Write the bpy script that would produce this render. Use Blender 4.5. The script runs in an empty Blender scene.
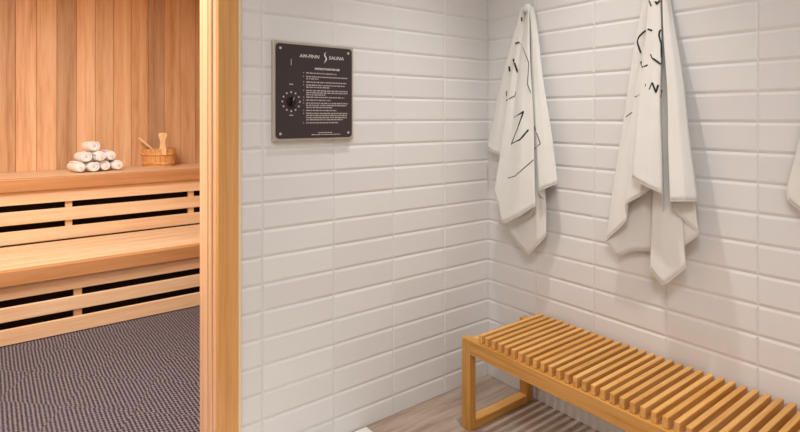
import bpy, bmesh, math, random
from mathutils import Vector, Matrix
from mathutils.bvhtree import BVHTree
random.seed(7)
S = bpy.context.scene
COL = S.collection
PI = math.pi

# ------------------------------------------------------------------ materials
def srgb(r, g, b):
    f = lambda c: (c/255/12.92) if c/255 <= .04045 else ((c/255+.055)/1.055)**2.4
    return (f(r), f(g), f(b), 1)

def base_mat(name, col, rough=.5, metal=0.0, spec=.5):
    m = bpy.data.materials.new(name); m.use_nodes = True
    b = m.node_tree.nodes['Principled BSDF']
    b.inputs['Base Color'].default_value = col
    b.inputs['Roughness'].default_value = rough
    b.inputs['Metallic'].default_value = metal
    b.inputs['Specular IOR Level'].default_value = spec
    return m, m.node_tree, b

def nd(t, kind, **kw):
    n = t.nodes.new(kind)
    for k, v in kw.items(): setattr(n, k, v)
    return n

def wood(name, dark, mid, light, axis, across=16, along=.9, rough=.42, tone_attr=False, vary=.12, bump=.08):
    m, t, b = base_mat(name, mid, rough, 0, .4)
    tc = nd(t, 'ShaderNodeTexCoord'); oi = nd(t, 'ShaderNodeObjectInfo')
    off = nd(t, 'ShaderNodeVectorMath', operation='SCALE')
    cmb = nd(t, 'ShaderNodeCombineXYZ')
    for i in range(3): t.links.new(oi.outputs['Random'], cmb.inputs[i])
    t.links.new(cmb.outputs[0], off.inputs[0]); off.inputs['Scale'].default_value = 9.0
    add = nd(t, 'ShaderNodeVectorMath', operation='ADD')
    t.links.new(tc.outputs['Object'], add.inputs[0]); t.links.new(off.outputs[0], add.inputs[1])
    last = add.outputs[0]
    if tone_attr:
        at = nd(t, 'ShaderNodeAttribute', attribute_name='tone')
        c2 = nd(t, 'ShaderNodeCombineXYZ'); s2 = nd(t, 'ShaderNodeMath', operation='MULTIPLY')
        s2.inputs[1].default_value = 37.0
        t.links.new(at.outputs['Fac'], s2.inputs[0])
        for i in range(3): t.links.new(s2.outputs[0], c2.inputs[i])
        a2 = nd(t, 'ShaderNodeVectorMath', operation='ADD')
        t.links.new(last, a2.inputs[0]); t.links.new(c2.outputs[0], a2.inputs[1]); last = a2.outputs[0]
    mp = nd(t, 'ShaderNodeMapping')
    sc = [across]*3; sc[axis] = along
    mp.inputs['Scale'].default_value = sc
    t.links.new(last, mp.inputs['Vector'])
    n1 = nd(t, 'ShaderNodeTexNoise'); n1.inputs['Scale'].default_value = 1.0
    n1.inputs['Detail'].default_value = 5; n1.inputs['Distortion'].default_value = .6
    n2 = nd(t, 'ShaderNodeTexNoise'); n2.inputs['Scale'].default_value = 7.0; n2.inputs['Detail'].default_value = 3
    t.links.new(mp.outputs[0], n1.inputs['Vector']); t.links.new(mp.outputs[0], n2.inputs['Vector'])
    mx = nd(t, 'ShaderNodeMath', operation='MULTIPLY_ADD'); mx.inputs[1].default_value = .35
    t.links.new(n2.outputs['Fac'], mx.inputs[0])
    ms = nd(t, 'ShaderNodeMath', operation='MULTIPLY'); ms.inputs[1].default_value = .75
    t.links.new(n1.outputs['Fac'], ms.inputs[0]); t.links.new(ms.outputs[0], mx.inputs[2])
    cr = nd(t, 'ShaderNodeValToRGB')
    e = cr.color_ramp.elements
    e[0].position = .34; e[0].color = dark; e[1].position = .72; e[1].color = light
    k = e.new(.52); k.color = mid
    t.links.new(mx.outputs[0], cr.inputs['Fac'])
    hs = nd(t, 'ShaderNodeHueSaturation')
    t.links.new(cr.outputs['Color'], hs.inputs['Color'])
    mr = nd(t, 'ShaderNodeMapRange'); mr.inputs['To Min'].default_value = 1-vary; mr.inputs['To Max'].default_value = 1+vary
    t.links.new(at.outputs['Fac'] if tone_attr else oi.outputs['Random'], mr.inputs['Value'])
    t.links.new(mr.outputs[0], hs.inputs['Value'])
    t.links.new(hs.outputs['Color'], b.inputs['Base Color'])
    bp = nd(t, 'ShaderNodeBump'); bp.inputs['Strength'].default_value = bump; bp.inputs['Distance'].default_value = .002
    t.links.new(n2.outputs['Fac'], bp.inputs['Height']); t.links.new(bp.outputs[0], b.inputs['Normal'])
    return m

M = {}
M['tile'], t, b = base_mat('glazed_tile', srgb(231, 225, 219), .3, 0, .5)
at = nd(t, 'ShaderNodeAttribute', attribute_name='tone')
cr = nd(t, 'ShaderNodeValToRGB'); cr.color_ramp.elements[0].color = srgb(228, 224, 221); cr.color_ramp.elements[1].color = srgb(233, 230, 227)
t.links.new(at.outputs['Fac'], cr.inputs['Fac']); t.links.new(cr.outputs[0], b.inputs['Base Color'])
M['grout'] = base_mat('tile_grout', srgb(228, 222, 216), .7)[0]
M['paint'] = base_mat('white_paint', srgb(228, 222, 214), .8)[0]
M['taupe'] = base_mat('taupe_wall_paint', srgb(222, 219, 215), .8)[0]
M['marble'], t, b = base_mat('white_stone', srgb(238, 234, 228), .3)
nz = nd(t, 'ShaderNodeTexNoise'); nz.inputs['Scale'].default_value = 6; nz.inputs['Distortion'].default_value = 2
cr = nd(t, 'ShaderNodeValToRGB'); cr.color_ramp.elements[0].color = srgb(222, 218, 212); cr.color_ramp.elements[1].color = srgb(242, 239, 234)
t.links.new(nz.outputs['Fac'], cr.inputs['Fac']); t.links.new(cr.outputs[0], b.inputs['Base Color'])

M['cedar_z'] = wood('cedar_boards', srgb(194, 142, 98), srgb(219, 174, 130), srgb(232, 194, 154), 2, 14, .7, .5, True, .30)
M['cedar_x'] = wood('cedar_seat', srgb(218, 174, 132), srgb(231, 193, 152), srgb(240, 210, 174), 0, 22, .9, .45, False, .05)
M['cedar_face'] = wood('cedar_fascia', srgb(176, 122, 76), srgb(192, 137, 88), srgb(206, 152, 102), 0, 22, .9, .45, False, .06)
M['casing'] = wood('door_casing_wood', srgb(208, 146, 82), srgb(222, 161, 96), srgb(229, 173, 110), 2, 30, .8, .35, False, .04)
M['jamb'] = wood('door_jamb_wood', srgb(222, 165, 118), srgb(238, 190, 146), srgb(246, 206, 166), 2, 34, .8, .35, False, .05)
M['edging'] = wood('pale_edging', srgb(232, 200, 155), srgb(242, 215, 172), srgb(248, 226, 190), 2, 20, .8, .4, False, .03)
M['bench_y'] = wood('bench_oak_long', srgb(176, 118, 48), srgb(200, 142, 66), srgb(214, 158, 86), 1, 40, 1.6, .35, False, .04)
M['bench_z'] = wood('bench_oak_upright', srgb(176, 118, 48), srgb(200, 142, 66), srgb(214, 158, 86), 2, 40, 1.6, .35, False, .04)
M['bench_x'] = wood('bench_oak_slat', srgb(190, 130, 56), srgb(214, 155, 80), srgb(228, 176, 106), 0, 50, 2.0, .35, False, .09)
M['bucket'] = wood('bucket_wood', srgb(206, 140, 78), srgb(226, 166, 102), srgb(240, 190, 130), 2, 24, 1.2, .4, False, .04)
M['birch'] = wood('birch_wood', srgb(232, 190, 132), srgb(244, 210, 156), srgb(250, 222, 176), 2, 24, 1.2, .4, False, .03)
M['void'] = base_mat('dark_backing', srgb(38, 20, 14), .9)[0]
M['plate'] = base_mat('brown_plate', srgb(58, 45, 46), .5)[0]
M['housing'] = base_mat('champagne_metal', srgb(196, 186, 170), .35, .35)[0]
M['screw'] = base_mat('steel_screw', srgb(225, 220, 212), .3, .6)[0]
M['ink_white'] = base_mat('white_ink', srgb(228, 220, 214), .5)[0]
M['ink_grey'] = base_mat('grey_ink', srgb(205, 193, 188), .5)[0]
M['black'] = base_mat('black_plastic', srgb(16, 14, 15), .35)[0]
M['print'] = base_mat('black_print', srgb(34, 33, 36), .8)[0]
M['chrome'] = base_mat('chrome', srgb(215, 212, 208), .15, 1)[0]
M['leather'] = base_mat('brass_band', srgb(222, 160, 96), .4)[0]

def cloth(name, col, sc=900):
    m, t, b = base_mat(name, col, .92, 0, .2)
    b.inputs['Sheen Weight'].default_value = .25
    tc = nd(t, 'ShaderNodeTexCoord')
    n = nd(t, 'ShaderNodeTexNoise'); n.inputs['Scale'].default_value = sc; n.inputs['Detail'].default_value = 2
    n2 = nd(t, 'ShaderNodeTexNoise'); n2.inputs['Scale'].default_value = 11; n2.inputs['Detail'].default_value = 3
    t.links.new(tc.outputs['Object'], n.inputs['Vector']); t.links.new(tc.outputs['Object'], n2.inputs['Vector'])
    b1 = nd(t, 'ShaderNodeBump'); b1.inputs['Strength'].default_value = .35; b1.inputs['Distance'].default_value = .001
    b2 = nd(t, 'ShaderNodeBump'); b2.inputs['Strength'].default_value = .35; b2.inputs['Distance'].default_value = .009
    t.links.new(n.outputs['Fac'], b1.inputs['Height']); t.links.new(n2.outputs['Fac'], b2.inputs['Height'])
    t.links.new(b1.outputs[0], b2.inputs['Normal']); t.links.new(b2.outputs[0], b.inputs['Normal'])
    return m
M['towel'] = cloth('white_cotton', srgb(230, 226, 219))
M['terry'] = cloth('white_terry', srgb(250, 248, 246), 400)

# floor of the changing room: wood-look porcelain, grain along X, joints every 0.6 x 0.15... long planks
M['floor'], t, b = base_mat('wood_look_porcelain', srgb(176, 156, 138), .32, 0, .5)
tc = nd(t, 'ShaderNodeTexCoord'); mp = nd(t, 'ShaderNodeMapping'); mp.inputs['Scale'].default_value = (2.2, 26, 1)
t.links.new(tc.outputs['Object'], mp.inputs['Vector'])
n1 = nd(t, 'ShaderNodeTexNoise'); n1.inputs['Scale'].default_value = 1; n1.inputs['Detail'].default_value = 7; n1.inputs['Roughness'].default_value = .65
t.links.new(mp.outputs[0], n1.inputs['Vector'])
cr = nd(t, 'ShaderNodeValToRGB'); e = cr.color_ramp.elements
e[0].position = .3; e[0].color = srgb(140, 118, 102); e[1].position = .72; e[1].color = srgb(205, 188, 170)
k = e.new(.5); k.color = srgb(176, 155, 137)
t.links.new(n1.outputs['Fac'], cr.inputs['Fac'])
bk = nd(t, 'ShaderNodeTexBrick'); bk.offset = .5
bk.inputs['Scale'].default_value = 1; bk.inputs['Brick Width'].default_value = 1.2; bk.inputs['Row Height'].default_value = .2
bk.inputs['Mortar Size'].default_value = .0012; bk.inputs['Mortar Smooth'].default_value = .2
bk.inputs['Color1'].default_value = (1, 1, 1, 1); bk.inputs['Color2'].default_value = (.93, .93, .93, 1); bk.inputs['Mortar'].default_value = (.7, .68, .66, 1)
t.links.new(tc.outputs['Object'], bk.inputs['Vector'])
mm = nd(t, 'ShaderNodeMix', data_type='RGBA', blend_type='MULTIPLY'); mm.inputs['Factor'].default_value = 1
t.links.new(cr.outputs[0], mm.inputs['A']); t.links.new(bk.outputs['Color'], mm.inputs['B']); t.links.new(mm.outputs['Result'], b.inputs['Base Color'])

# woven vinyl in the sauna: ribs along Y that shift phase across diamond-shaped fields
M['woven'], t, b = base_mat('woven_vinyl', srgb(96, 82, 84), .6, 0, .3)
tc = nd(t, 'ShaderNodeTexCoord'); sp = nd(t, 'ShaderNodeSeparateXYZ'); t.links.new(tc.outputs['Object'], sp.inputs[0])
def mth(op, a, bb=None, c=None):
    n = nd(t, 'ShaderNodeMath', operation=op)
    for i, v in enumerate((a, bb, c)):
        if v is None: continue
        if isinstance(v, (int, float)): n.inputs[i].default_value = v
        else: t.links.new(v, n.inputs[i])
    return n.outputs[0]
X, Y = sp.outputs['X'], sp.outputs['Y']
d1 = mth('FLOOR', mth('MULTIPLY', mth('ADD', X, Y), 2.6)); d2 = mth('FLOOR', mth('MULTIPLY', mth('SUBTRACT', X, mth('MULTIPLY', Y, .6)), 2.6))
par = mth('PINGPONG', mth('ADD', d1, d2), 1)
rib = mth('SINE', mth('ADD', mth('MULTIPLY', X, 2*PI/.0165), mth('MULTIPLY', par, PI*.6)))
wv = mth('SINE', mth('ADD', mth('MULTIPLY', Y, 2*PI/.021), mth('MULTIPLY', mth('FLOOR', mth('MULTIPLY', X, 1/.0165)), 2.2)))
nz = nd(t, 'ShaderNodeTexNoise'); nz.inputs['Scale'].default_value = 90; nz.inputs['Detail'].default_value = 3
t.links.new(tc.outputs['Object'], nz.inputs['Vector'])
v = mth('ADD', mth('MULTIPLY', rib, .27), mth('ADD', mth('MULTIPLY', wv, .17), nz.outputs['Fac']))
cr = nd(t, 'ShaderNodeValToRGB'); e = cr.color_ramp.elements
e[0].position = .3; e[0].color = srgb(40, 35, 40); e[1].position = .80; e[1].color = srgb(128, 119, 124)
t.links.new(v, cr.inputs['Fac']); t.links.new(cr.outputs[0], b.inputs['Base Color'])
bp = nd(t, 'ShaderNodeBump'); bp.inputs['Strength'].default_value = .5; bp.inputs['Distance'].default_value = .002
t.links.new(v, bp.inputs['Height']); t.links.new(bp.outputs[0], b.inputs['Normal'])

# ------------------------------------------------------------------ helpers
def add_box(bm, lo, hi, bev=0.0, mat=0, seg=2):
    tmp = bmesh.new()
    bmesh.ops.create_cube(tmp, size=1)
    for v in tmp.verts:
        v.co = Vector([(lo[i]+hi[i])/2 + v.co[i]*(hi[i]-lo[i]) for i in range(3)])
    if bev:
        bmesh.ops.bevel(tmp, geom=tmp.edges[:], offset=bev, segments=seg, affect='EDGES', profile=.5)
    for f in tmp.faces: f.material_index = mat
    me = bpy.data.meshes.new('tmp'); tmp.to_mesh(me); tmp.free()
    bm.from_mesh(me); bpy.data.meshes.remove(me)

def add_lathe(bm, prof, seg=24, center=(0, 0, 0), sx=1, sy=1, mat=0, caps=True):
    rings = []
    for r, z in prof:
        rings.append([bm.verts.new((center[0]+sx*r*math.cos(2*PI*i/seg), center[1]+sy*r*math.sin(2*PI*i/seg), center[2]+z)) for i in range(seg)])
    for a, c in zip(rings, rings[1:]):
        for i in range(seg):
            f = bm.faces.new((a[i], a[(i+1) % seg], c[(i+1) % seg], c[i])); f.smooth = True; f.material_index = mat
    if caps:
        bm.faces.new(rings[0][::-1]).material_index = mat; bm.faces.new(rings[-1]).material_index = mat

def add_tube(bm, pts, r, seg=10, rs=None):
    pts = [Vector(p) for p in pts]; rings = []
    up = Vector((0, 0, 1))
    for i, p in enumerate(pts):
        d = (pts[min(i+1, len(pts)-1)] - pts[max(i-1, 0)]).normalized()
        u = d.cross(up)
        if u.length < 1e-3: u = d.cross(Vector((1, 0, 0)))
        u.normalize(); w = u.cross(d)
        rr = rs[i] if rs else r
        rings.append([bm.verts.new(p + u*rr*math.cos(2*PI*k/seg) + w*rr*math.sin(2*PI*k/seg)) for k in range(seg)])
    for a, c in zip(rings, rings[1:]):
        for k in range(seg):
            f = bm.faces.new((a[k], a[(k+1) % seg], c[(k+1) % seg], c[k])); f.smooth = True
    bm.faces.new(rings[0][::-1]); bm.faces.new(rings[-1])

def obj(name, bm, mats, parent=None, loc=(0, 0, 0), rot=(0, 0, 0)):
    bmesh.ops.recalc_face_normals(bm, faces=bm.faces[:])
    me = bpy.data.meshes.new(name); bm.to_mesh(me); bm.free()
    for m in (mats if isinstance(mats, (list, tuple)) else [mats]): me.materials.append(m)
    o = bpy.data.objects.new(name, me); COL.objects.link(o)
    o.location = loc; o.rotation_euler = rot
    if parent: o.parent = parent
    return o

def boxobj(name, lo, hi, mat, parent=None, bev=.002, loc=(0, 0, 0)):
    bm = bmesh.new(); add_box(bm, lo, hi, bev)
    return obj(name, bm, mat, parent, loc)

def thing(name, label, cat, loc=(0, 0, 0), rot=(0, 0, 0), group=None):
    o = bpy.data.objects.new(name, None); COL.objects.link(o)
    o.empty_display_size = .1
    o.location = loc; o.rotation_euler = rot
    return tag(o, label, cat, group)

def tag(o, label, cat, group=None):
    o['label'] = label; o['category'] = cat
    if group: o['group'] = group
    return o

def struct(o, label=None, cat=None):
    o['kind'] = 'structure'
    if label: o['label'] = label
    if cat: o['category'] = cat
    return o

# ------------------------------------------------------------------ tiled walls
def tiles(bm, plane, u_rng, z_rng, skip=None, z0=.082, pu=.3, pz=.1, tone=None):
    """bevelled 30 x 10 cm tiles, stacked; plane(u, z, d) gives the point d out of the wall."""
    g = .0004; bw = .010; bv = .0050; th = .0037
    us = []; u = 0
    while u < u_rng[1]: us.append(u); u += pu
    rows = [z0 + pz*k for k in range(-1, 30)]
    for u in us:
        for z in rows:
            a0, a1 = max(u+g, u_rng[0]), min(u+pu-g, u_rng[1])
            b0, b1 = max(z+g, z_rng[0]), min(z+pz-g, z_rng[1])
            if a1-a0 < .03 or b1-b0 < .03: continue
            if skip and skip(a0, a1, b0, b1): continue
            # cut edges keep full height, factory edges are bevelled
            la = bv
            lb = bv if a1 < u_rng[1]-1e-6 else .002
            lc = bw if b0 > z_rng[0]+1e-6 else .002
            ld = bw if b1 < z_rng[1]-1e-6 else .002
            j = [random.uniform(-.00025, .00025) for _ in range(4)]
            o = [(a0, b0), (a1, b0), (a1, b1), (a0, b1)]
            i_ = [(a0+la, b0+lc), (a1-lb, b0+lc), (a1-lb, b1-ld), (a0+la, b1-ld)]
            V0 = [bm.verts.new(plane(p[0], p[1], 0)) for p in o]
            V1 = [bm.verts.new(plane(p[0], p[1], .0008)) for p in o]
            V2 = [bm.verts.new(plane(p[0], p[1], th+j[k])) for k, p in enumerate(i_)]
            fs = []
            for A, B in ((V0, V1), (V1, V2)):
                for k in range(4): fs.append(bm.faces.new((A[k], A[(k+1) % 4], B[(k+1) % 4], B[k])))
            fs.append(bm.faces.new(V2))
            tv = random.random()
            for f in fs: f.material_index = 1; f[tone] = tv

def tile_wall(name, boxes, plane, u_rng, z_rng, skip=None, **kw):
    bm = bmesh.new(); tone = bm.faces.layers.float.new('tone')
    for lo, hi, mi in boxes: add_box(bm, lo, hi, 0, mi)
    tiles(bm, plane, u_rng, z_rng, skip, tone=tone, **kw)
    return struct(obj(name, bm, [M['grout'], M['tile'], M['cedar_z']]))

H = 2.46                                  # sauna ceiling
HR = 3.0                                  # changing-room ceiling
DX0, DX1, DH = -2.24, -1.372, 2.08        # sauna doorway
XW, YN = -3.3, -3.3                       # far limits of the changing room
# wall with the sauna doorway (plane y = 0)
tile_wall('wall_left',
          [((DX1+.021, .0, 0), (.0, .05, HR), 0), ((DX0-.021, 0, DH+.021), (DX1+.021, .05, HR), 0), ((XW, 0, 0), (DX0-.021, .05, HR), 0)],
          lambda u, z, d: (-u, -d, z), (0, 3.3), (0, HR),
          skip=lambda a0, a1, b0, b1: (a1 > 1.30 and a0 < 2.33 and b0 < 2.16), z0=.082)
# narrow cut tiles beside the casing
bm = bmesh.new(); tone = bm.faces.layers.float.new('tone')
for k in range(-1, 21):
    z0 = .082 + .1*k
    b0, b1 = max(z0+.0004, 0), z0+.0996
    a0, a1 = 1.2012, 1.2865
    tv = random.random()
    lo = [(a0, b0), (a1, b0), (a1, b1), (a0, b1)]; hi = [(a0+.0105, b0+.0105), (a1, b0+.0105), (a1, b1-.0105), (a0+.0105, b1-.0105)]
    V1 = [bm.verts.new((-p[0], -.0008, p[1])) for p in lo]; V2 = [bm.verts.new((-p[0], -.0037, p[1])) for p in hi]
    fs = [bm.faces.new((V1[i], V1[(i+1) % 4], V2[(i+1) % 4], V2[i])) for i in range(4)] + [bm.faces.new(V2)]
    for f in fs: f[tone] = tv
struct(obj('wall_left_cut_tiles', bm, M['tile']))
# wall behind the bench (plane x = 0)
tile_wall('wall_right', [((0, YN, 0), (.1, .05, HR), 0)], lambda u, z, d: (-d, -u, z), (0.0, 3.3), (0, HR))
def wallbox(name, lo, hi, mat): return struct(boxobj(name, lo, hi, mat, bev=0))
wallbox('wall_near', (XW, YN-.1, 0), (.1, YN, HR), M['taupe'])
wallbox('wall_west', (XW-.1, YN-.1, 0), (XW, .05, HR), M['taupe'])
wallbox('ceiling', (XW-.1, YN-.1, HR), (.1, .05, HR+.08), M['paint'])
wallbox('ceiling_sauna', (-3.3, .051, H), (.35, 3.28, H+.08), M['paint'])
wallbox('floor', (XW-.1, YN-.1, -.08), (.1, .0, 0), M['floor'])
bm = bmesh.new(); add_box(bm, (-1.9, -.62, .0), (-.748, -.012, .006), .002)
struct(obj('trim_2', bm, M['marble']), 'white stone landing laid at the sauna doorway', 'threshold')

# ------------------------------------------------------------------ sauna shell
SX0, SX1, SY = -3.2, .25, 3.18
wallbox('floor_sauna', (SX0-.1, .0, -.08), (SX1+.1, 3.3, 0), M['woven'])
TONES = {-1: .45, 0: .45, 1: .80, 2: .78, 3: .22, 4: .86, 5: .62, 6: .78, 7: .70, 8: .12, 9: .55, 10: .50, 11: .25}
def boards(bm, fn, u0, u1, z1, layer, start=0, tones=None):
    k = 0; w = .1345; u = u0
    while u < u1:
        e = min(u+w, u1)
        tn = tones.get(k+start, random.random()) if tones else random.random()
        pts = [(u+.0004, .001), (u+.0035, .006), (e-.0035, .006), (e-.0004, .001)]
        b0 = [bm.verts.new(fn(p[0], p[1], 0)) for p in pts]; t0 = [bm.verts.new(fn(p[0], p[1], z1)) for p in pts]
        for i in range(3):
            f = bm.faces.new((b0[i], b0[i+1], t0[i+1], t0[i])); f[layer] = tn
        u += w; k += 1
def board_wall(name, lo, hi, fn, u0, u1, start=0, tones=None):
    bm = bmesh.new(); ly = bm.faces.layers.float.new('tone')
    add_box(bm, lo, hi, 0, 1)
    boards(bm, fn, u0, u1, H, ly, start, tones)
    return struct(obj(name, bm, [M['cedar_z'], M['void']]))
board_wall('wall_back', (SX0, SY, 0), (SX1, SY+.1, H), lambda u, d, z: (u, SY-d, z), -1.827-.1345*10, SX1, -9, TONES)
board_wall('wall_sauna_left', (SX0-.1, .05, 0), (SX0, SY, H), lambda u, d, z: (SX0+d, u, z), .17, SY)
board_wall('wall_sauna_right', (SX1, .05, 0), (SX1+.1, SY, H), lambda u, d, z: (SX1-d, u, z), .17, SY)
# inner face of the doorway wall
bm = bmesh.new(); ly = bm.faces.layers.float.new('tone')
for lo, hi in (((DX1+.021, .05, 0), (SX1, .155, H)), ((SX0, .05, 0), (DX0-.02, .155, H)), ((DX0-.02, .05, DH+.02), (DX1+.02, .155, H))):
    add_box(bm, lo, hi, 0, 1)
boards(bm, lambda u, d, z: (u, .155+d, z), DX1+.02, SX1, H, ly); boards(bm, lambda u, d, z: (u, .155+d, z), SX0, DX0-.02, H, ly)
struct(obj('wall_sauna_front', bm, [M['cedar_z'], M['void']]))

# ------------------------------------------------------------------ door frame
dr = bpy.data.objects.new('door_1', None); COL.objects.link(dr); dr['kind'] = 'structure'
dr['label'] = 'cedar frame of the open sauna doorway'
def side_frame(x, s):
    """x: reveal face, s=+1 when the wall lies towards +x."""
    def bx(name, a, bb, y0, y1, z1, mat, bev=.003):
        lo, hi = sorted((x+s*a, x+s*bb))
        return boxobj(name, (lo, y0, 0), (hi, y1, z1), mat, dr, bev)
    bx('casing', .0, .072, -.024, .0, DH+.07, M['casing'], .004)
    bx('casing_edge', .0725, .0855, -.019, .0, DH+.07, M['edging'], .003)
    bx('jamb', .0, .02, .0005, .160, DH, M['jamb'], .002)
    bx('door_stop', -.007, .0, .032, .158, DH, M['jamb'], .0025)
    bx('stop_bead', -.0095, -.0075, .06, .068, DH, M['jamb'], .0005)
side_frame(DX1, 1); side_frame(DX0, -1)
boxobj('head_casing', (DX0-.0, -.024, DH), (DX1, 0, DH+.07), M['casing'], dr, .004)
boxobj('head_jamb', (DX0+.0, .0005, DH), (DX1, .175, DH+.02), M['jamb'], dr, .002)

# ------------------------------------------------------------------ sauna benches
def sauna_bench(label, y_front, y_back, z_seat, z_low, slat_z, studs, y_ns):
    r = thing('sauna_bench', label, 'sauna bench', (-1.4, y_front, 0))
    x0, x1 = SX0+.015+1.4, SX1-.015+1.4
    def b_(name, lo, hi, mat, bev=.004): return boxobj(name, lo, hi, mat, r, bev)
    D = y_back-y_front
    bm = bmesh.new(); n = 5; y = .028; w = (D-.028)/n
    for k in range(n): add_box(bm, (x0, y+k*w+.0015, z_seat-.03), (x1, y+(k+1)*w-.0015, z_seat), .004)
    obj('seat', bm, M['cedar_x'], r)
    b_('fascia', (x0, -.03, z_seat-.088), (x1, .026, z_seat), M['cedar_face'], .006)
    for a, c in slat_z: b_('riser_slat', (x0, .0, a), (x1, .022, c), M['cedar_x'], .004)
    for sx in studs: b_('upright', (sx+1.4-.022, .024, z_low), (sx+1.4+.022, .062, z_seat-.09), M['cedar_x'], .002)
    b_('gap_shade_sheet', (x0, .09, z_low), (x1, .1, z_seat-.04), M['void'], 0)  # near-black sheet standing in for the shade behind the slat gaps
    return r
sauna_bench('lower cedar sauna bench standing on the dark woven floor', 1.892, 2.578, .43, 0,
            ((.004, .093), (.136, .2175), (.261, .34)), (-2.9, -2.25, -1.563, -.70, -.1), 0)
sauna_bench('upper cedar sauna bench against the board wall, towels and bucket on top', 2.60, 3.170, .88, .432,
            ((.434, .523), (.566, .656), (.70, .79)), (-3.0, -2.39, -1.536, -.684, .1), 0)

# ------------------------------------------------------------------ rolled towels
def roll_mesh(seed):
    rnd = random.Random(seed)
    bm = bmesh.new(); R = .0430; L = .195; turns = 3.2; n = 90; nl = 14
    th = .0115; ph = rnd.uniform(0, 6.28)
    outer = []; inner = []
    for i in range(n+1):
        a = i/n; ang = ph + a*turns*2*PI
        r = .010 + (R-.010)*a
        outer.append((r*math.cos(ang), r*math.sin(ang))); inner.append(((r-th*.86)*math.cos(ang), (r-th*.86)*math.sin(ang)))
    loop = outer + inner[::-1]
    rings = []
    for k in range(nl+1):
        v = k/nl; x = (v-.5)*L
        e = 1 - .16*max(0, abs(v-.5)*2-.8)/.2
        ring = []
        for j, (p, q) in enumerate(loop):
            wob = .0022*math.sin(9*v+j*.11+seed) + .0015*math.sin(23*v+j*.37+seed*2)
            idx = j if j <= n else 2*n+1-j
            tele = .012*(1-idx/n)*(1 if v > .5 else -1)*(abs(v-.5)*2)**4 * (1 if seed % 2 else -.6)
            m = 1 + wob/R
            ring.append(bm.verts.new((x+tele, p*e*m, q*e*m*.97)))
        rings.append(ring)
    N = len(loop)
    for a, c in zip(rings, rings[1:]):
        for j in range(N):
            f = bm.faces.new((a[j], a[(j+1) % N], c[(j+1) % N], c[j])); f.smooth = True
    for ring in (rings[0], rings[-1]):
        for j in range(n):
            bm.faces.new((ring[j], ring[j+1], ring[2*n-j], ring[2*n+1-j]))
    return bm
rm = []
for s in (1, 2, 3):
    bm = roll_mesh(s); bmesh.ops.recalc_face_normals(bm, faces=bm.faces[:])
    me = bpy.data.meshes.new('rolled_towel'); bm.to_mesh(me); bm.free(); me.materials.append(M['terry']); rm.append(me)
ax = Vector((.20, -.98, 0)); pr = Vector((.98, .20, 0))
C0 = Vector((-1.335, 2.885, .88)); r_ = .0425; sp = .0885; hr = .0755
lay = [(-1.5, 0, 0, 'white rolled towel at the near left end of the bottom row of the heap'),
       (-.5, 0, .02, 'white rolled towel second from the near end of the bottom row of the heap'),
       (.5, 0, -.01, 'white rolled towel third from the near end of the bottom row of the heap'),
       (1.5, 0, .012, 'white rolled towel at the far end of the bottom row, nearest the wooden bucket'),
       (-1, 1, .0, 'white rolled towel at the near left end of the middle row of the heap'),
       (0, 1, .022, 'white rolled towel in the centre of the middle row of the heap'),
       (1, 1, -.012, 'white rolled towel at the far end of the middle row of the heap'),
       (-.35, 2, -.01, 'white rolled towel lying alone on top of the heap')]
for i, (a, row, s, lab) in enumerate(lay):
    o = bpy.data.objects.new('rolled_towel', rm[i % 3]); COL.objects.link(o)
    o.location = C0 + pr*(a*sp) + ax*s + Vector((0, 0, r_+row*hr+(.003 if row == 2 else 0)))
    o.rotation_euler = (0, 0, math.atan2(ax.y, ax.x) + random.uniform(-.03, .03))
    tag(o, lab, 'towel', 'rolled towels stacked on the upper sauna bench')

# ------------------------------------------------------------------ bucket and ladle
bk = thing('sauna_bucket', 'small wooden sauna bucket with an upright grip, on the upper bench', 'bucket', (-.83, 3.045, .88), (0, 0, math.radians(-37)))
bk.scale = (1.06, 1.06, 1.0)
bm = bmesh.new()
ns = 22
for k in range(ns):
    a0, a1 = 2*PI*k/ns+.012, 2*PI*(k+1)/ns-.012
    def q(a, r, z, s=1): return (1.0*r*math.cos(a), .80*r*math.sin(a), z)
    R0, R1, t_ = .121, .133, .012; top = .15
    vs = [bm.verts.new(q(a, r, z)) for z, RR in ((0, R0), (top, R1)) for r in (RR, RR-t_) for a in (a0, a1)]
    b0, b1, bi0, bi1, t0, t1, ti0, ti1 = vs
    for fv in ((b0, b1, t1, t0), (bi1, bi0, ti0, ti1), (t0, t1, ti1, ti0), (b1, b0, bi0, bi1), (b0, t0, ti0, bi0), (b1, bi1, ti1, t1)): bm.faces.new(fv)
add_lathe(bm, [(.112, .01), (.112, .022)], 28, sy=.8)
obj('staves', bm, M['bucket'], bk)
for z, rr in ((.028, .1245), (.105, .131)):
    bm = bmesh.new(); s = 40; h = .011
    for i in range(s):
        pass
    add_lathe(bm, [(rr-.003, -h), (rr+.003, -h), (rr+.0045, 0), (rr+.003, h), (rr-.003, h)], s, (0, 0, z), 1, .81, caps=False)
    obj('band', bm, M['bucket'], bk)
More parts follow.
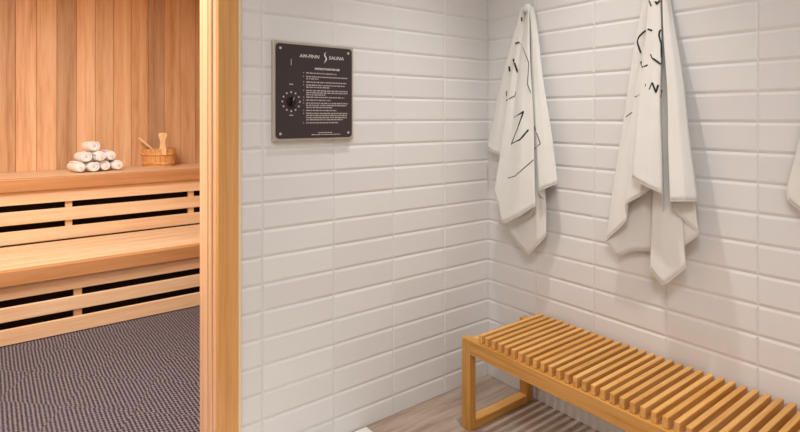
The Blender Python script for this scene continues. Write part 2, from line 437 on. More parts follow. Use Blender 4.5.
# tall stave with a waisted grip
prof = [(.021, .10), (.021, .15), (.018, .17), (.015, .195), (.015, .215), (.020, .24), (.025, .262), (.026, .275), (.022, .284), (.010, .288)]
bm = bmesh.new()
def slab(bm, pts, y0, y1, x):
    A = [bm.verts.new((x+w, y0, z)) for w, z in pts] + [bm.verts.new((x-w, y0, z)) for w, z in reversed(pts)]
    B = [bm.verts.new((v.co.x, y1, v.co.z)) for v in A]
    bm.faces.new(A); bm.faces.new(B[::-1]); n = len(A)
    for i in range(n): bm.faces.new((A[i], B[i], B[(i+1) % n], A[(i+1) % n]))
slab(bm, [(w*1.35, z) for w, z in prof], -.092, -.080, .072)
obj('grip', bm, M['birch'], bk)
ld = thing('sauna_ladle', 'pale wooden ladle standing in the sauna bucket, handle leaning out', 'ladle', (-.83, 3.045, .88), (0, 0, math.radians(-37)))
bk.scale = (1.06, 1.06, 1.0)
bm = bmesh.new()
add_tube(bm, [(-.005, .0, .075), (-.05, -.015, .145), (-.105, -.03, .20), (-.15, -.04, .243)], .01, 10, [.008, .009, .011, .010])
obj('handle', bm, M['birch'], ld)
bm = bmesh.new()
add_lathe(bm, [(.004, .0), (.024, .004), (.034, .018), (.037, .036), (.034, .036), (.030, .018), (.02, .009), (.004, .006)], 20, (.02, 0, .03), caps=True)
obj('bowl', bm, M['birch'], ld)

# ------------------------------------------------------------------ control panel on the tiled wall
P = thing('sauna_control_panel', 'square dark brown instruction plate with a dial, on the white tiled wall', 'control panel', (-.994, -.0032, 1.397))
# local x to the right (+x), local z up, facing -y; 0.35 x 0.376
def rrect(w, h, r, n=6):
    pts = []
    for cx, cz, a in ((w/2-r, h/2-r, 0), (-w/2+r, h/2-r, 90), (-w/2+r, -h/2+r, 180), (w/2-r, -h/2+r, 270)):
        for i in range(n+1):
            t_ = math.radians(a+90*i/n); pts.append((cx+r*math.cos(t_), cz+r*math.sin(t_)))
    return pts
def plate(bm, pts, y0, y1):
    A = [bm.verts.new((x, y0, z)) for x, z in pts]; B = [bm.verts.new((x, y1, z)) for x, z in pts]
    bm.faces.new(A); bm.faces.new(B[::-1]); n = len(A)
    for i in range(n): bm.faces.new((A[i], B[i], B[(i+1) % n], A[(i+1) % n]))
boxobj('housing', (-.175, -.021, -.188), (.175, 0, .188), M['housing'], P, .003)
bm = bmesh.new(); plate(bm, rrect(.332, .356, .014), -.0215, -.0235)
obj('face_plate', bm, M['plate'], P)
for sx in (-1, 1):
    for sz in (-1, 1):
        bm = bmesh.new()
        plate(bm, [(.148*sx+.0048*math.cos(i*PI/8), .160*sz+.0048*math.sin(i*PI/8)) for i in range(16)], -.0236, -.0258)
        obj('screw', bm, M['screw'], P)
YS = -.0238
def fill_rect(bm, x0, x1, z0, z1):
    v = [bm.verts.new(p) for p in ((x0, YS-.0004, z0), (x1, YS-.0004, z0), (x1, YS-.0004, z1), (x0, YS-.0004, z1))]
    bm.faces.new(v)
def text_obj(name, s, x, z, size, mat, stretch=1.0, italic=0):
    cu = bpy.data.curves.new(name, 'FONT'); cu.body = s; cu.size = size; cu.align_x = 'CENTER'; cu.align_y = 'CENTER'; cu.extrude = .0002; cu.space_character = 1.02
    cu.offset = .0004 if name == 'heading' else .00015
    tmp = bpy.data.objects.new(name, cu); COL.objects.link(tmp)
    dg = bpy.context.evaluated_depsgraph_get()
    me = bpy.data.meshes.new_from_object(tmp.evaluated_get(dg))
    COL.objects.unlink(tmp); bpy.data.objects.remove(tmp); bpy.data.curves.remove(cu)
    for v in me.vertices:
        X_, Z_ = v.co.x*stretch + v.co.y*italic, v.co.y
        v.co = (x+X_, YS-.0003+v.co.z*-1, z+Z_)
    me.materials.clear(); me.materials.append(mat); me.name = name
    o = bpy.data.objects.new(name, me); COL.objects.link(o); o.parent = P
    return o
text_obj('lettering', 'AM-FINN', -.026, .136, .0185, M['ink_white'], 1.12, .2)
text_obj('lettering', 'SAUNA', .093, .136, .0185, M['ink_white'], 1.12, .2)
text_obj('heading', 'INSTRUCTIONS FOR USE', .052, .090, .0100, M['ink_white'], .98)
# flame-like S emblem between the two words
bm = bmesh.new()
cpts = [(x_, z_+.015) for x_, z_ in ((.047, .144), (.041, .138), (.039, .131), (.043, .124), (.047, .118), (.045, .110), (.040, .103), (.036, .099))]
wd = [.0006, .0018, .0028, .0032, .0032, .0026, .0016, .0005]
L_ = [bm.verts.new((x-w, YS-.0005, z)) for (x, z), w in zip(cpts, wd)]; R_ = [bm.verts.new((x+w, YS-.0005, z)) for (x, z), w in zip(cpts, wd)]
for i in range(len(cpts)-1): bm.faces.new((L_[i], R_[i], R_[i+1], L_[i+1]))
obj('emblem', bm, M['ink_white'], P)
# ten numbered entries, too small to read: rows of fine marks
bm = bmesh.new(); rnd = random.Random(5)
entries = [(.060, [.72]), (.046, [1, .30]), (.025, [.98]), (.0135, [.93, .55]), (-.0075, [1, 1, .45]), (-.0330, [.92]), (-.0445, [.58]), (-.0560, [1, .97, .62]), (-.0840, [.72]), (-.0955, [1, 1, .98, .88]), (-.1320, [.78])]
for zc, lines in entries:
    zc += .0125
    fill_rect(bm, -.0535, -.0505, zc-.0018, zc+.0018)
    for li, ln in enumerate(lines):
        x = -.041; z = zc-li*.0082; xe = -.041+.186*ln
        while x < xe:
            w = rnd.uniform(.005, .016); x1 = min(x+w, xe)
            xx = x
            while xx < x1-.001:
                h = rnd.choice((.0016, .0021, .0026))
                fill_rect(bm, xx, min(xx+.0018, x1), z-.0022, z-.0022+h+.0022); xx += .0023
            x = x1+.0028
for z, a, c in ((-.1580, .012, .075), (-.1655, -.018, .112)):
    x = a
    while x < c:
        w = rnd.uniform(.003, .010); fill_rect(bm, x, min(x+w, c), z-.0015, z+.0015); x += w+.0026
obj('fine_print', bm, M['ink_grey'], P)
# dial
dx, dz = -.104, -.039
bm = bmesh.new()
for k in range(12):
    a = PI/2+2*PI*k/12; cx, cz = dx+.036*math.cos(a), dz+.036*math.sin(a)
    f = bm.faces.new([bm.verts.new((cx+.0036*math.cos(i*PI/5), YS-.0004, cz+.0036*math.sin(i*PI/5))) for i in range(10)])
obj('dial_dots', bm, M['ink_grey'], P)
bm = bmesh.new()
fill_rect(bm, dx-.008, dx+.008, dz+.064, dz+.0672); obj('dial_mark', bm, M['ink_grey'], P)
bm = bmesh.new(); fill_rect(bm, dx-.008, dx+.008, dz-.0530, dz-.0498); obj('dial_mark', bm, M['ink_grey'], P)
bm = bmesh.new(); fill_rect(bm, dx-.0012, dx+.0012, .098, .122); obj('indicator_line', bm, M['ink_grey'], P)
bm = bmesh.new()
plate(bm, [(dx+.017*math.cos(i*PI/16), dz+.017*math.sin(i*PI/16)) for i in range(32)], -.0237, -.030)
A = []
c_, s_ = math.cos(math.radians(80)), math.sin(math.radians(80))
pts = [(-.017, -.0055), (.017, -.0045), (.019, 0), (.017, .0045), (-.017, .0055)]
plate(bm, [(dx+c_*x-s_*z, dz+s_*x+c_*z) for x, z in pts], -.029, -.042)
kn = obj('dial_knob', bm, M['black'], P)
bm = bmesh.new(); plate(bm, [(dx+c_*x-s_*z, dz+s_*x+c_*z) for x, z in ((.004, -.0009), (.0165, -.0009), (.0165, .0009), (.004, .0009))], -.0421, -.0424)
obj('pointer', bm, M['ink_white'], kn)

# ------------------------------------------------------------------ slatted bench
B = thing('slatted_bench', 'low honey-coloured slatted wooden bench beside the white tiled wall', 'bench', (-.225, -.95, 0))
yF, yE = .698, -.70           # far and near end, local
xo, xi = -.202, .202          # outer and wall side, local
zt = .379
def leg(x0, x1, y0, y1): return boxobj('leg', (x0, y0, .0), (x1, y1, zt), M['bench_z'], B, .0025)
lw = .036; ld_ = .046
for (y0, y1) in ((yF-ld_, yF), (yE, yE+ld_)):
    leg(xo, xo+lw, y0, y1); leg(xi-lw, xi, y0, y1)
    boxobj('foot_rail', (xo+lw+.0005, y0, .0), (xi-lw-.0005, y1, .036), M['bench_x'], B, .0025)
    boxobj('end_rail', (xo+lw+.0005, y0+.006, .322), (xi-lw-.0005, y1-.006, .366), M['bench_x'], B, .0025)
for x0, x1 in ((xo+.0005, xo+.030), (xi-.030, xi-.0005)):
    boxobj('side_rail', (x0, yE+ld_+.0005, .319), (x1, yF-ld_-.0005, zt), M['bench_y'], B, .0025)
bm = bmesh.new(); add_box(bm, (-.194, -.0086, -.004), (.203, .0086, .030), .002)
s0 = obj('slat', bm, M['bench_x'], B)
y = yF-ld_-.052; k = 0; first = True
while y > yE+ld_*.3:
    if first: o = s0; first = False
    else:
        o = s0.copy(); COL.objects.link(o); o.parent = B
    o.location = (0, y, zt+.0005+.004); y -= .0341

# ------------------------------------------------------------------ hanging towels
def soften(P_, step=.009, passes=2):
    """the folded edge: straight runs of hem with slightly rounded turns"""
    P_ = [Vector(p) for p in P_]
    for k in range(passes):
        out = [P_[0]]
        for i in range(1, len(P_)-1):
            p, q, r = P_[i-1], P_[i], P_[i+1]
            f = .08 if k == 0 else .22
            out += [q.lerp(p, f), q.lerp(r, f)]
        out.append(P_[-1]); P_ = out
    res = []
    for a, c in zip(P_, P_[1:]):
        m_ = max(1, round((c-a).length/step))
        res += [a.lerp(c, i/m_) for i in range(m_)]
    res.append(P_[-1]); return res

def hanging_towel(hem, y0, z0, gy, gz, label, bulge=.86, seed=1, nv=46):
    """hem: (y, z, distance from wall) along the folded lower edge; (y0, z0) the peg."""
    r = thing('hanging_towel', label, 'towel', (0, y0, z0), group=None)
    rnd = random.Random(seed)
    H_ = [Vector((-d, y-y0, z-z0)) for y, z, d in hem]
    C_ = soften(H_)
    n = len(C_); rows = []
    ph = [rnd.uniform(0, 6.28) for _ in range(6)]
    bm = bmesh.new()
    for j in range(nv+1):
        v = j/nv; row = []
        for i, c in enumerate(C_):
            u = i/(n-1)
            g = Vector((-.022-.016*math.sin(u*PI*5+1), (c.y/(abs(c.y)+.12))*gy, -gz*abs(c.y)/.2*.25))
            lat = v**bulge
            p = Vector((g.x+(c.x-g.x)*v**.8, g.y+(c.y-g.y)*lat, g.z+(c.z-g.z)*v))
            # gentle creases
            a = math.sin(PI*min(v*1.1, 1))
            p.x += -.0045*a*math.sin(u*31+ph[0]+2*v) - .0025*a*math.sin(u*57+ph[1]-5*v)
            p.y += .003*a*math.sin(9*v+ph[2]+u*8)
            p.x = min(p.x, -.0125)
            row.append(bm.verts.new(p))
        rows.append(row)
    for a, c in zip(rows, rows[1:]):
        for i in range(n-1):
            f = bm.faces.new((a[i], a[i+1], c[i+1], c[i])); f.smooth = True
    # rounded crown of cloth gathered over the peg
    o = obj('cloth', bm, M['towel'], r)
    md = o.modifiers.new('thick', 'SOLIDIFY'); md.thickness = .0028; md.offset = 0
    bm = bmesh.new()
    add_lathe(bm, [(.002, .006), (gy*.35, .004), (gy*.56, -.006), (gy*.64, -.022), (gy*.5, -.032)], 16, (-.026, 0, .004), .8, 1)
    obj('hanging_loop', bm, M['towel'], r)
    # turned hem stitched along the lower edge
    bm = bmesh.new()

    add_tube(bm, [Vector((min(c.x, -.0125), c.y, c.z)) for c in C_], .0019, 6)
    obj('hem', bm, M['towel'], r)
    return r, o

def hook(y, z, label):
    r = thing('towel_hook', label, 'hook', (-.0064, y, z-.012), group=None)
    bm = bmesh.new(); add_lathe(bm, [(.018, 0), (.018, .004), (.006, .005), (.006, .008)], 20); bmesh.ops.rotate(bm, verts=bm.verts, matrix=Matrix.Rotation(-PI/2, 3, 'Y'), cent=(0, 0, 0))
    obj('hook_plate', bm, M['chrome'], r)
    bm = bmesh.new(); add_tube(bm, [(-.006, 0, 0), (-.018, 0, 0), (-.026, 0, .002), (-.030, 0, .007)], .004, 10)
    obj('peg', bm, M['chrome'], r)

HEM1 = [(-0.043, 1.1474, 0.052), (-0.0878, 1.1302, 0.058), (-0.1172, 1.1165, 0.041), (-0.1589, 1.0005, 0.052), (-0.1312, 0.9443, 0.099), (-0.1678, 0.8833, 0.104), (-0.1965, 0.8049, 0.116), (-0.3112, 0.8606, 0.133), (-0.3953, 0.9191, 0.121), (-0.3304, 0.8486, 0.081), (-0.1764, 0.7806, 0.058), (-0.2416, 0.718, 0.064), (-0.3146, 0.6792, 0.075), (-0.4084, 0.7803, 0.07), (-0.3953, 0.9255, 0.052), (-0.3879, 0.977, 0.099), (-0.432, 0.9981, 0.087), (-0.4623, 1.0161, 0.058)]
HEM2 = [(-0.8628, 0.8028, 0.035), (-0.776, 0.782, 0.035), (-0.7253, 0.7492, 0.041), (-0.6841, 0.8071, 0.058), (-0.7498, 0.8678, 0.075), (-0.7898, 0.9093, 0.081), (-0.7883, 0.9709, 0.093), (-0.8442, 1.0071, 0.087), (-0.8836, 1.04, 0.075), (-0.8283, 1.0785, 0.121), (-0.9048, 1.0513, 0.144), (-0.9491, 1.0339, 0.133), (-0.9276, 0.9654, 0.075), (-0.8918, 0.8941, 0.07), (-0.8761, 0.738, 0.075), (-0.9297, 0.6947, 0.087), (-1.0045, 0.7738, 0.075), (-0.989, 0.8459, 0.064), (-1.0484, 0.8991, 0.07), (-0.9908, 0.946, 0.075), (-0.9617, 0.9819, 0.087), (-0.9769, 1.0094, 0.133), (-1.0273, 1.0156, 0.133), (-1.0543, 1.0156, 0.099)]
HEM3 = [(-1.289, 1.078, .03), (-1.294, 1.042, .035), (-1.325, 1.016, .04), (-1.375, 1.0, .05), (-1.44, .94, .06), (-1.50, .80, .05), (-1.56, .68, .06), (-1.63, .80, .05), (-1.60, .95, .04), (-1.64, 1.01, .08), (-1.70, 1.03, .04)]
t1, c1 = hanging_towel(HEM1, -.2719, 1.812, .036, .02, 'white cotton towel with black print hanging nearest the room corner', .88, 3)
t2, c2 = hanging_towel(HEM2, -.873, 1.812, .05, .02, 'white cotton towel with black print hanging above the middle of the bench', .84, 5)
t3, c3 = hanging_towel(HEM3, -1.48, 1.812, .045, .02, 'white towel only partly in view at the picture edge beyond the others', 1.0, 8)
hook(-.2719, 1.81, 'small chrome hook holding the towel nearest the corner')
hook(-.873, 1.81, 'small chrome hook holding the towel above the bench middle')
hook(-1.48, 1.81, 'small chrome hook holding the towel cut off by the picture edge')

# printed strokes: polylines of world (x, y, z) snapped onto the cloth
STROKES1 = [(0.0068, [(-0.0335, -0.2426, 1.7629), (-0.0325, -0.2424, 1.7584), (-0.0316, -0.2422, 1.7538), (-0.0307, -0.2421, 1.7493), (-0.0298, -0.2419, 1.7448)]), (0.0068, [(-0.0398, -0.2098, 1.6445), (-0.0369, -0.2139, 1.6457), (-0.0353, -0.2191, 1.6467), (-0.0367, -0.2269, 1.6471), (-0.0344, -0.2315, 1.6482)]), (0.003, [(-0.0303, -0.237, 1.6419), (-0.0301, -0.2392, 1.6373), (-0.0376, -0.2478, 1.6315), (-0.0432, -0.2548, 1.626), (-0.0475, -0.2607, 1.6207), (-0.0507, -0.2657, 1.6157), (-0.0534, -0.2702, 1.6108), (-0.0559, -0.2746, 1.6059), (-0.0583, -0.2788, 1.601), (-0.0608, -0.2832, 1.5962), (-0.0631, -0.2874, 1.5914), (-0.0654, -0.2915, 1.5861), (-0.0676, -0.2955, 1.5809), (-0.0691, -0.299, 1.5758), (-0.0703, -0.3021, 1.5708), (-0.0712, -0.3051, 1.5658), (-0.072, -0.3079, 1.5608), (-0.0726, -0.3106, 1.5559), (-0.073, -0.3132, 1.551), (-0.0733, -0.3156, 1.5461), (-0.0738, -0.3162, 1.5405), (-0.0743, -0.3168, 1.5349), (-0.0748, -0.3174, 1.5293), (-0.0753, -0.3174, 1.5247), (-0.0757, -0.3173, 1.5202), (-0.0761, -0.3173, 1.5157), (-0.0765, -0.3172, 1.5112), (-0.0769, -0.3171, 1.5067), (-0.0773, -0.317, 1.5022), (-0.0777, -0.3169, 1.4977), (-0.078, -0.3168, 1.4932), (-0.0784, -0.3167, 1.4887), (-0.0787, -0.3165, 1.4842), (-0.0791, -0.3164, 1.4797), (-0.0794, -0.3163, 1.4752), (-0.0797, -0.3161, 1.4707), (-0.0801, -0.316, 1.4662), (-0.0804, -0.3159, 1.4617), (-0.0807, -0.3157, 1.4572), (-0.0811, -0.3156, 1.4527), (-0.0814, -0.3154, 1.4482), (-0.0818, -0.3179, 1.4436), (-0.0821, -0.3203, 1.439), (-0.0825, -0.3227, 1.4344), (-0.0828, -0.325, 1.4298), (-0.083, -0.3273, 1.4252), (-0.0832, -0.3296, 1.4206), (-0.0833, -0.3318, 1.4161), (-0.0834, -0.334, 1.4115), (-0.0835, -0.3362, 1.407)]), (0.0082, [(-0.0373, -0.1961, 1.5735), (-0.0358, -0.1968, 1.569), (-0.0345, -0.1976, 1.5645), (-0.0335, -0.1986, 1.5599), (-0.0476, -0.2125, 1.5534), (-0.0478, -0.2146, 1.5487), (-0.0476, -0.2163, 1.5441), (-0.0471, -0.2178, 1.5395), (-0.0465, -0.2191, 1.5349), (-0.0457, -0.2203, 1.5304), (-0.0449, -0.2215, 1.5258), (-0.0439, -0.2226, 1.5213), (-0.0432, -0.2239, 1.5168), (-0.0427, -0.2254, 1.5122), (-0.0428, -0.2273, 1.5076)]), (0.0082, [(-0.0463, -0.1783, 1.539), (-0.0451, -0.1782, 1.5343), (-0.0441, -0.1783, 1.5296), (-0.043, -0.1783, 1.525), (-0.0419, -0.1783, 1.5203), (-0.0408, -0.1784, 1.5156)]), (0.0054, [(-0.053, -0.2264, 1.4182), (-0.0531, -0.2254, 1.4136), (-0.0533, -0.2245, 1.409), (-0.0535, -0.2236, 1.4043), (-0.0537, -0.2228, 1.3997)]), (0.0039, [(-0.0537, -0.2228, 1.3997), (-0.054, -0.2174, 1.3976), (-0.0557, -0.2133, 1.3954), (-0.0577, -0.2095, 1.3931), (-0.0597, -0.2056, 1.3909), (-0.0612, -0.2012, 1.3887), (-0.062, -0.1963, 1.3865), (-0.0624, -0.1909, 1.3844), (-0.0355, -0.1618, 1.3834), (-0.0377, -0.158, 1.3811), (-0.0401, -0.1543, 1.3788)]), (0.0036, [(-0.042, -0.1584, 1.4239), (-0.0416, -0.1581, 1.4192), (-0.0413, -0.1578, 1.4144), (-0.0409, -0.1575, 1.4097), (-0.0406, -0.1572, 1.4049), (-0.0403, -0.1569, 1.4002)]), (0.0068, [(-0.0678, -0.227, 1.2954), (-0.0716, -0.2353, 1.2981), (-0.0766, -0.2446, 1.3008), (-0.082, -0.2542, 1.3035), (-0.0864, -0.2629, 1.3062), (-0.0894, -0.2704, 1.3089), (-0.0915, -0.2771, 1.3115), (-0.0928, -0.2832, 1.3142), (-0.0937, -0.2888, 1.3168), (-0.0942, -0.2942, 1.3195), (-0.0942, -0.299, 1.3221), (-0.0937, -0.3035, 1.3247), (-0.0944, -0.3022, 1.3204), (-0.0949, -0.3008, 1.316), (-0.0954, -0.2993, 1.3116), (-0.0958, -0.2978, 1.3073), (-0.0962, -0.2964, 1.3029), (-0.0964, -0.2947, 1.2985), (-0.0966, -0.293, 1.2941), (-0.0968, -0.2913, 1.2897), (-0.0969, -0.2896, 1.2853), (-0.097, -0.2878, 1.2809), (-0.0971, -0.286, 1.2765), (-0.097, -0.2841, 1.2721), (-0.097, -0.2822, 1.2677), (-0.0969, -0.2803, 1.2633), (-0.0966, -0.2782, 1.2589), (-0.0963, -0.2761, 1.2544), (-0.0959, -0.2739, 1.25), (-0.0954, -0.2716, 1.2455), (-0.0947, -0.2688, 1.2412), (-0.0937, -0.2658, 1.2369), (-0.0927, -0.2627, 1.2325), (-0.0915, -0.2596, 1.2282), (-0.0903, -0.2563, 1.2238), (-0.089, -0.2531, 1.2194), (-0.0878, -0.2498, 1.215), (-0.0865, -0.2465, 1.2106), (-0.0854, -0.2433, 1.2061), (-0.0844, -0.2402, 1.2017), (-0.0835, -0.2373, 1.1973), (-0.0827, -0.2344, 1.1929), (-0.0821, -0.2317, 1.1884), (-0.0816, -0.229, 1.184), (-0.0812, -0.2264, 1.1795), (-0.0809, -0.2239, 1.1751), (-0.0833, -0.2316, 1.1778), (-0.0865, -0.2398, 1.1805), (-0.0903, -0.2486, 1.1832), (-0.0943, -0.2575, 1.186), (-0.0978, -0.2659, 1.1886), (-0.1007, -0.2737, 1.1913), (-0.1029, -0.281, 1.1938), (-0.1044, -0.2876, 1.1964), (-0.1054, -0.2938, 1.1989), (-0.1057, -0.298, 1.2027), (-0.1056, -0.3019, 1.2064), (-0.1054, -0.3056, 1.2102), (-0.1045, -0.3088, 1.2139), (-0.1036, -0.3119, 1.2177), (-0.1026, -0.315, 1.2214), (-0.1016, -0.3181, 1.2251), (-0.1006, -0.3212, 1.2288), (-0.0996, -0.3242, 1.2325), (-0.0987, -0.3273, 1.2362), (-0.0977, -0.3304, 1.2398), (-0.0969, -0.3336, 1.2435)]), (0.003, [(-0.058, -0.3313, 1.264), (-0.0592, -0.3343, 1.2597), (-0.0603, -0.3372, 1.2554), (-0.0611, -0.3398, 1.2511), (-0.0617, -0.3423, 1.2468), (-0.0622, -0.3446, 1.2425), (-0.0625, -0.3469, 1.2382), (-0.0627, -0.349, 1.2339), (-0.0799, -0.3645, 1.2302), (-0.08, -0.3665, 1.226), (-0.0801, -0.3685, 1.2217), (-0.0802, -0.3705, 1.2175), (-0.0803, -0.3726, 1.2132), (-0.0803, -0.3745, 1.209), (-0.0802, -0.3764, 1.2048), (-0.0802, -0.3783, 1.2005), (-0.0801, -0.3802, 1.1963), (-0.08, -0.382, 1.1921), (-0.0799, -0.3839, 1.1879), (-0.0799, -0.3858, 1.1837), (-0.0811, -0.3827, 1.1806), (-0.0824, -0.3797, 1.1775), (-0.0835, -0.3765, 1.1744), (-0.0844, -0.3731, 1.1712), (-0.0637, -0.3528, 1.1666), (-0.0632, -0.3482, 1.1633), (-0.0622, -0.3433, 1.16), (-0.0609, -0.3381, 1.1566)]), (0.0033, [(-0.0985, -0.217, 1.0184), (-0.1001, -0.2243, 1.0205), (-0.1018, -0.2318, 1.0226), (-0.1037, -0.2394, 1.0247), (-0.1057, -0.247, 1.0268), (-0.1077, -0.2547, 1.0289), (-0.1098, -0.2622, 1.031), (-0.1117, -0.2697, 1.0331), (-0.1129, -0.2752, 1.0368), (-0.114, -0.2807, 1.0404), (-0.1149, -0.2859, 1.0441), (-0.1158, -0.2911, 1.0476), (-0.1165, -0.2961, 1.0512), (-0.1171, -0.3011, 1.0548), (-0.1172, -0.3055, 1.0582), (-0.117, -0.3098, 1.0616), (-0.1163, -0.3136, 1.065), (-0.1156, -0.3174, 1.0683), (-0.1148, -0.3211, 1.0716), (-0.114, -0.3248, 1.0749), (-0.1131, -0.3285, 1.0782), (-0.1123, -0.3321, 1.0814), (-0.1114, -0.3357, 1.0845), (-0.1105, -0.3393, 1.0877), (-0.1097, -0.3429, 1.0909), (-0.1089, -0.3465, 1.094), (-0.108, -0.3501, 1.0972), (-0.1073, -0.3537, 1.1003), (-0.1064, -0.3573, 1.1034), (-0.1056, -0.3609, 1.1065), (-0.1047, -0.3644, 1.1097), (-0.1039, -0.368, 1.1128), (-0.0612, -0.3384, 1.1118)])]
STROKES2 = [(0.0066, [(-0.0461, -0.8573, 1.735), (-0.0479, -0.8595, 1.7308), (-0.0494, -0.8616, 1.7267), (-0.0506, -0.8635, 1.7226), (-0.0518, -0.8654, 1.7185), (-0.0529, -0.8672, 1.7145), (-0.0539, -0.869, 1.7105)]), (0.0066, [(-0.054, -0.8834, 1.7258), (-0.0549, -0.886, 1.722), (-0.0555, -0.8884, 1.7182), (-0.0558, -0.8906, 1.7145), (-0.0549, -0.8928, 1.7176), (-0.0539, -0.8949, 1.7208), (-0.053, -0.897, 1.7239), (-0.0519, -0.8991, 1.7271)]), (0.0066, [(-0.0378, -0.8199, 1.5431), (-0.0383, -0.8189, 1.5468), (-0.0387, -0.8178, 1.5504), (-0.039, -0.8166, 1.5541), (-0.0393, -0.8155, 1.5578), (-0.0394, -0.8142, 1.5615), (-0.0395, -0.8129, 1.5652), (-0.0395, -0.8116, 1.5689), (-0.0394, -0.8103, 1.5727), (-0.039, -0.8087, 1.5765), (-0.0387, -0.8081, 1.581), (-0.0382, -0.8075, 1.5856), (-0.0376, -0.8068, 1.5902), (-0.0378, -0.8083, 1.594), (-0.0379, -0.8099, 1.5978), (-0.038, -0.8115, 1.6016), (-0.0381, -0.813, 1.6054), (-0.0385, -0.816, 1.6078), (-0.0385, -0.8187, 1.6102), (-0.0384, -0.8214, 1.6126), (-0.0382, -0.8241, 1.615), (-0.0378, -0.8266, 1.6174), (-0.0372, -0.829, 1.6199), (-0.0363, -0.8319, 1.6216), (-0.0356, -0.8348, 1.6234), (-0.0351, -0.8379, 1.625), (-0.0345, -0.8409, 1.6267), (-0.0609, -0.858, 1.6239), (-0.0624, -0.8621, 1.6252), (-0.0641, -0.8666, 1.6231), (-0.0657, -0.871, 1.621), (-0.0671, -0.8753, 1.6189), (-0.0684, -0.8796, 1.6169)]), (0.0059, [(-0.0245, -0.8927, 1.6251), (-0.0662, -0.9109, 1.6159), (-0.0675, -0.9089, 1.6134), (-0.0687, -0.9068, 1.6109), (-0.0694, -0.9066, 1.6072), (-0.07, -0.9064, 1.6035), (-0.0707, -0.9061, 1.5999), (-0.0714, -0.9059, 1.5962), (-0.0716, -0.9071, 1.5923), (-0.0719, -0.9083, 1.5885), (-0.0722, -0.9095, 1.5847), (-0.0723, -0.9106, 1.5808), (-0.0725, -0.9118, 1.577), (-0.0727, -0.9129, 1.5732), (-0.0728, -0.914, 1.5694), (-0.0726, -0.9149, 1.5657), (-0.073, -0.9152, 1.5619), (-0.0735, -0.9155, 1.558), (-0.0739, -0.9157, 1.5542), (-0.0743, -0.916, 1.5504), (-0.0747, -0.9162, 1.5466), (-0.0752, -0.9164, 1.5428), (-0.0756, -0.9167, 1.539), (-0.0759, -0.9169, 1.5352), (-0.0763, -0.9171, 1.5314), (-0.0762, -0.9171, 1.5277), (-0.076, -0.917, 1.524), (-0.0759, -0.917, 1.5203), (-0.0757, -0.9169, 1.5166), (-0.0756, -0.9168, 1.5129), (-0.0754, -0.9167, 1.5093), (-0.0752, -0.9166, 1.5056), (-0.075, -0.9165, 1.5019), (-0.0747, -0.9164, 1.4983), (-0.0743, -0.9162, 1.4946), (-0.0733, -0.9157, 1.491)]), (0.0066, [(-0.0781, -0.8789, 1.5306), (-0.0792, -0.881, 1.5268), (-0.0804, -0.8831, 1.5229), (-0.0816, -0.8852, 1.5191), (-0.0827, -0.8874, 1.5153), (-0.0844, -0.8912, 1.5126), (-0.0858, -0.8949, 1.51), (-0.0862, -0.8981, 1.5076), (-0.0862, -0.9011, 1.5051), (-0.0861, -0.904, 1.5027), (-0.0859, -0.9069, 1.5003), (-0.0857, -0.9097, 1.498), (-0.0853, -0.9125, 1.4956), (-0.0848, -0.9152, 1.4932), (-0.0841, -0.9178, 1.4909), (-0.0766, -0.9169, 1.4893)]), (0.0066, [(-0.0367, -0.8194, 1.5109), (-0.036, -0.8204, 1.5066), (-0.0354, -0.8215, 1.5022), (-0.0355, -0.8229, 1.4977), (-0.0432, -0.8285, 1.4925), (-0.0443, -0.8305, 1.488), (-0.073, -0.8497, 1.4864), (-0.0744, -0.8543, 1.4874), (-0.076, -0.859, 1.4884), (-0.0774, -0.8635, 1.4894), (-0.0788, -0.868, 1.4903)]), (0.0066, [(-0.0958, -0.8841, 1.399), (-0.0959, -0.8855, 1.4025), (-0.0961, -0.887, 1.406), (-0.0963, -0.8885, 1.4095), (-0.0964, -0.8899, 1.413), (-0.0966, -0.8914, 1.4165), (-0.0967, -0.8928, 1.42), (-0.0968, -0.8942, 1.4235), (-0.0976, -0.8961, 1.42), (-0.098, -0.8976, 1.4165), (-0.0984, -0.8992, 1.413), (-0.0987, -0.9007, 1.4096), (-0.0991, -0.9022, 1.4061), (-0.0994, -0.9038, 1.4026), (-0.0998, -0.9053, 1.3992), (-0.1001, -0.9068, 1.3957), (-0.1004, -0.9083, 1.3922), (-0.1007, -0.9098, 1.3888), (-0.1001, -0.9107, 1.3926), (-0.0995, -0.9116, 1.3965), (-0.0988, -0.9125, 1.4003), (-0.0982, -0.9133, 1.4041), (-0.0975, -0.9142, 1.408), (-0.0968, -0.9151, 1.4118), (-0.0961, -0.9159, 1.4156)]), (0.0066, [(-0.0453, -0.9043, 1.399), (-0.0454, -0.9033, 1.3955), (-0.0454, -0.9024, 1.3919), (-0.0455, -0.9015, 1.3884), (-0.0712, -0.9134, 1.3838), (-0.0803, -0.9171, 1.3799), (-0.0885, -0.9202, 1.3761), (-0.0944, -0.9223, 1.3724)]), (0.003, [(-0.086, -0.8646, 1.4214), (-0.0862, -0.8639, 1.4177), (-0.0864, -0.8631, 1.4141), (-0.0866, -0.8623, 1.4104)]), (0.003, [(-0.0416, -0.797, 1.3754), (-0.0423, -0.8014, 1.3772), (-0.0432, -0.8058, 1.3789), (-0.0439, -0.8102, 1.3807), (-0.0558, -0.8206, 1.382), (-0.056, -0.8246, 1.3837), (-0.085, -0.8442, 1.3842)]), (0.003, [(-0.0459, -0.7636, 1.3), (-0.0463, -0.7676, 1.3026), (-0.0463, -0.7714, 1.3052), (-0.046, -0.7749, 1.3078), (-0.0455, -0.7783, 1.3103), (-0.0446, -0.7816, 1.3129), (-0.0436, -0.7847, 1.3155), (-0.043, -0.7881, 1.318)])]
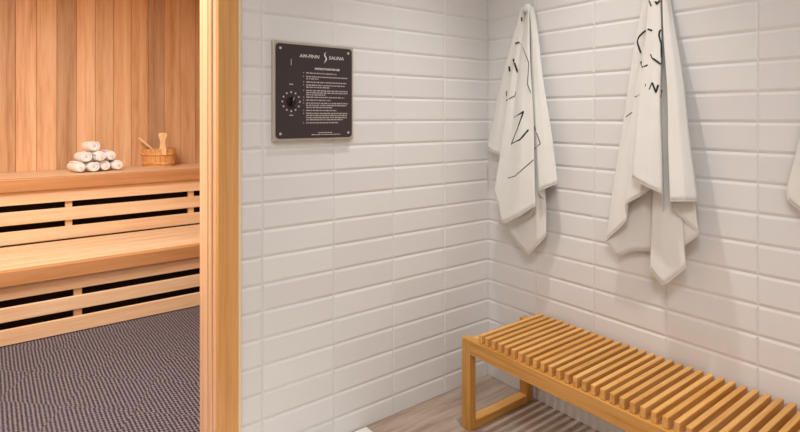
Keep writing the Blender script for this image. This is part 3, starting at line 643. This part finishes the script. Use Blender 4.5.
def prints(root, clothobj, strokes):
    if not strokes: return
    bm0 = bmesh.new(); bm0.from_mesh(clothobj.data); bvh = BVHTree.FromBMesh(bm0)
    org = Vector(root.location)
    view = Vector((-1, -.9, 0)).normalized()
    for w, pts in strokes:
        pp = [Vector(p)-org for p in pts]; dense = []
        for a, c in zip(pp, pp[1:]):
            m_ = max(2, int((c-a).length/.006))
            dense += [a.lerp(c, k/m_) for k in range(m_)]
        dense.append(pp[-1]); prev = None
        sn = []; bm = bmesh.new()
        for p in dense:
            co, no, ix, ds = bvh.find_nearest(p)
            if no.dot(view) < 0: no = -no
            sn.append((p+view*.0040, (no*.6+view).normalized()))
        for i, (p, no) in enumerate(sn):
            d = sn[min(i+1, len(sn)-1)][0]-sn[max(i-1, 0)][0]
            if d.length < 1e-6: continue
            s = d.normalized().cross(no).normalized()*w/2
            cur = (bm.verts.new(p-s), bm.verts.new(p+s))
            if prev: bm.faces.new((prev[0], prev[1], cur[1], cur[0]))
            prev = cur
        obj('printed_mark', bm, M['print'], root)
    bm0.free()
prints(t1, c1, STROKES1); prints(t2, c2, STROKES2)

# ------------------------------------------------------------------ lights
WARM = (1.0, .975, .945)
def spot(loc, power, size=.03, angle=120, col=WARM, blend=.6, aim=None):
    l = bpy.data.lights.new('downlight', 'SPOT'); l.energy = power; l.shadow_soft_size = size; l.spot_size = math.radians(angle); l.spot_blend = blend; l.color = col
    o = bpy.data.objects.new('downlight', l); COL.objects.link(o); o.location = loc
    if aim: o.rotation_euler = (Vector(aim)-Vector(loc)).to_track_quat('-Z', 'Y').to_euler()
    return o
def area(loc, sx, sy, power, col=WARM, rot=(0, 0, 0)):
    l = bpy.data.lights.new('overhead_area_light', 'AREA'); l.shape = 'RECTANGLE'; l.size = sx; l.size_y = sy; l.energy = power; l.color = col
    o = bpy.data.objects.new('overhead_area_light', l); COL.objects.link(o); o.location = loc; o.rotation_euler = rot; return o
area((-2.3, -2.3, HR-.03), 1.6, 1.6, 38, (.97, .985, 1))  # added fill standing in for the room's bounce light, not a fixture
spot((-.55, -.64, HR-.04), 112, .03, 68, blend=1)
spot((-2.2, -1.9, HR-.04), 46, .06, 60, (.99, .985, 1), blend=1, aim=(-.25, -.45, .35))
# sauna lamp
area((-2.1, .85, H-.03), 1.2, 1.2, 78, (1, .98, .95))
w = bpy.data.worlds.new('World'); S.world = w; w.use_nodes = True
w.node_tree.nodes['Background'].inputs[0].default_value = (1, .95, .90, 1); w.node_tree.nodes['Background'].inputs[1].default_value = .1

# ------------------------------------------------------------------ camera
cam = bpy.data.cameras.new('Camera'); co = bpy.data.objects.new('Camera', cam); COL.objects.link(co)
co.location = (-2.011, -1.885, 1.30); co.rotation_euler = (PI/2, 0, -math.atan2(.610, .7925))
cam.sensor_width = 36; cam.lens = 539/800*36; cam.shift_y = -99/800; cam.clip_start = .02
S.camera = co
S.view_settings.view_transform = 'Standard'; S.view_settings.look = 'None'; S.view_settings.gamma = 1
S.view_settings.exposure = 0.0
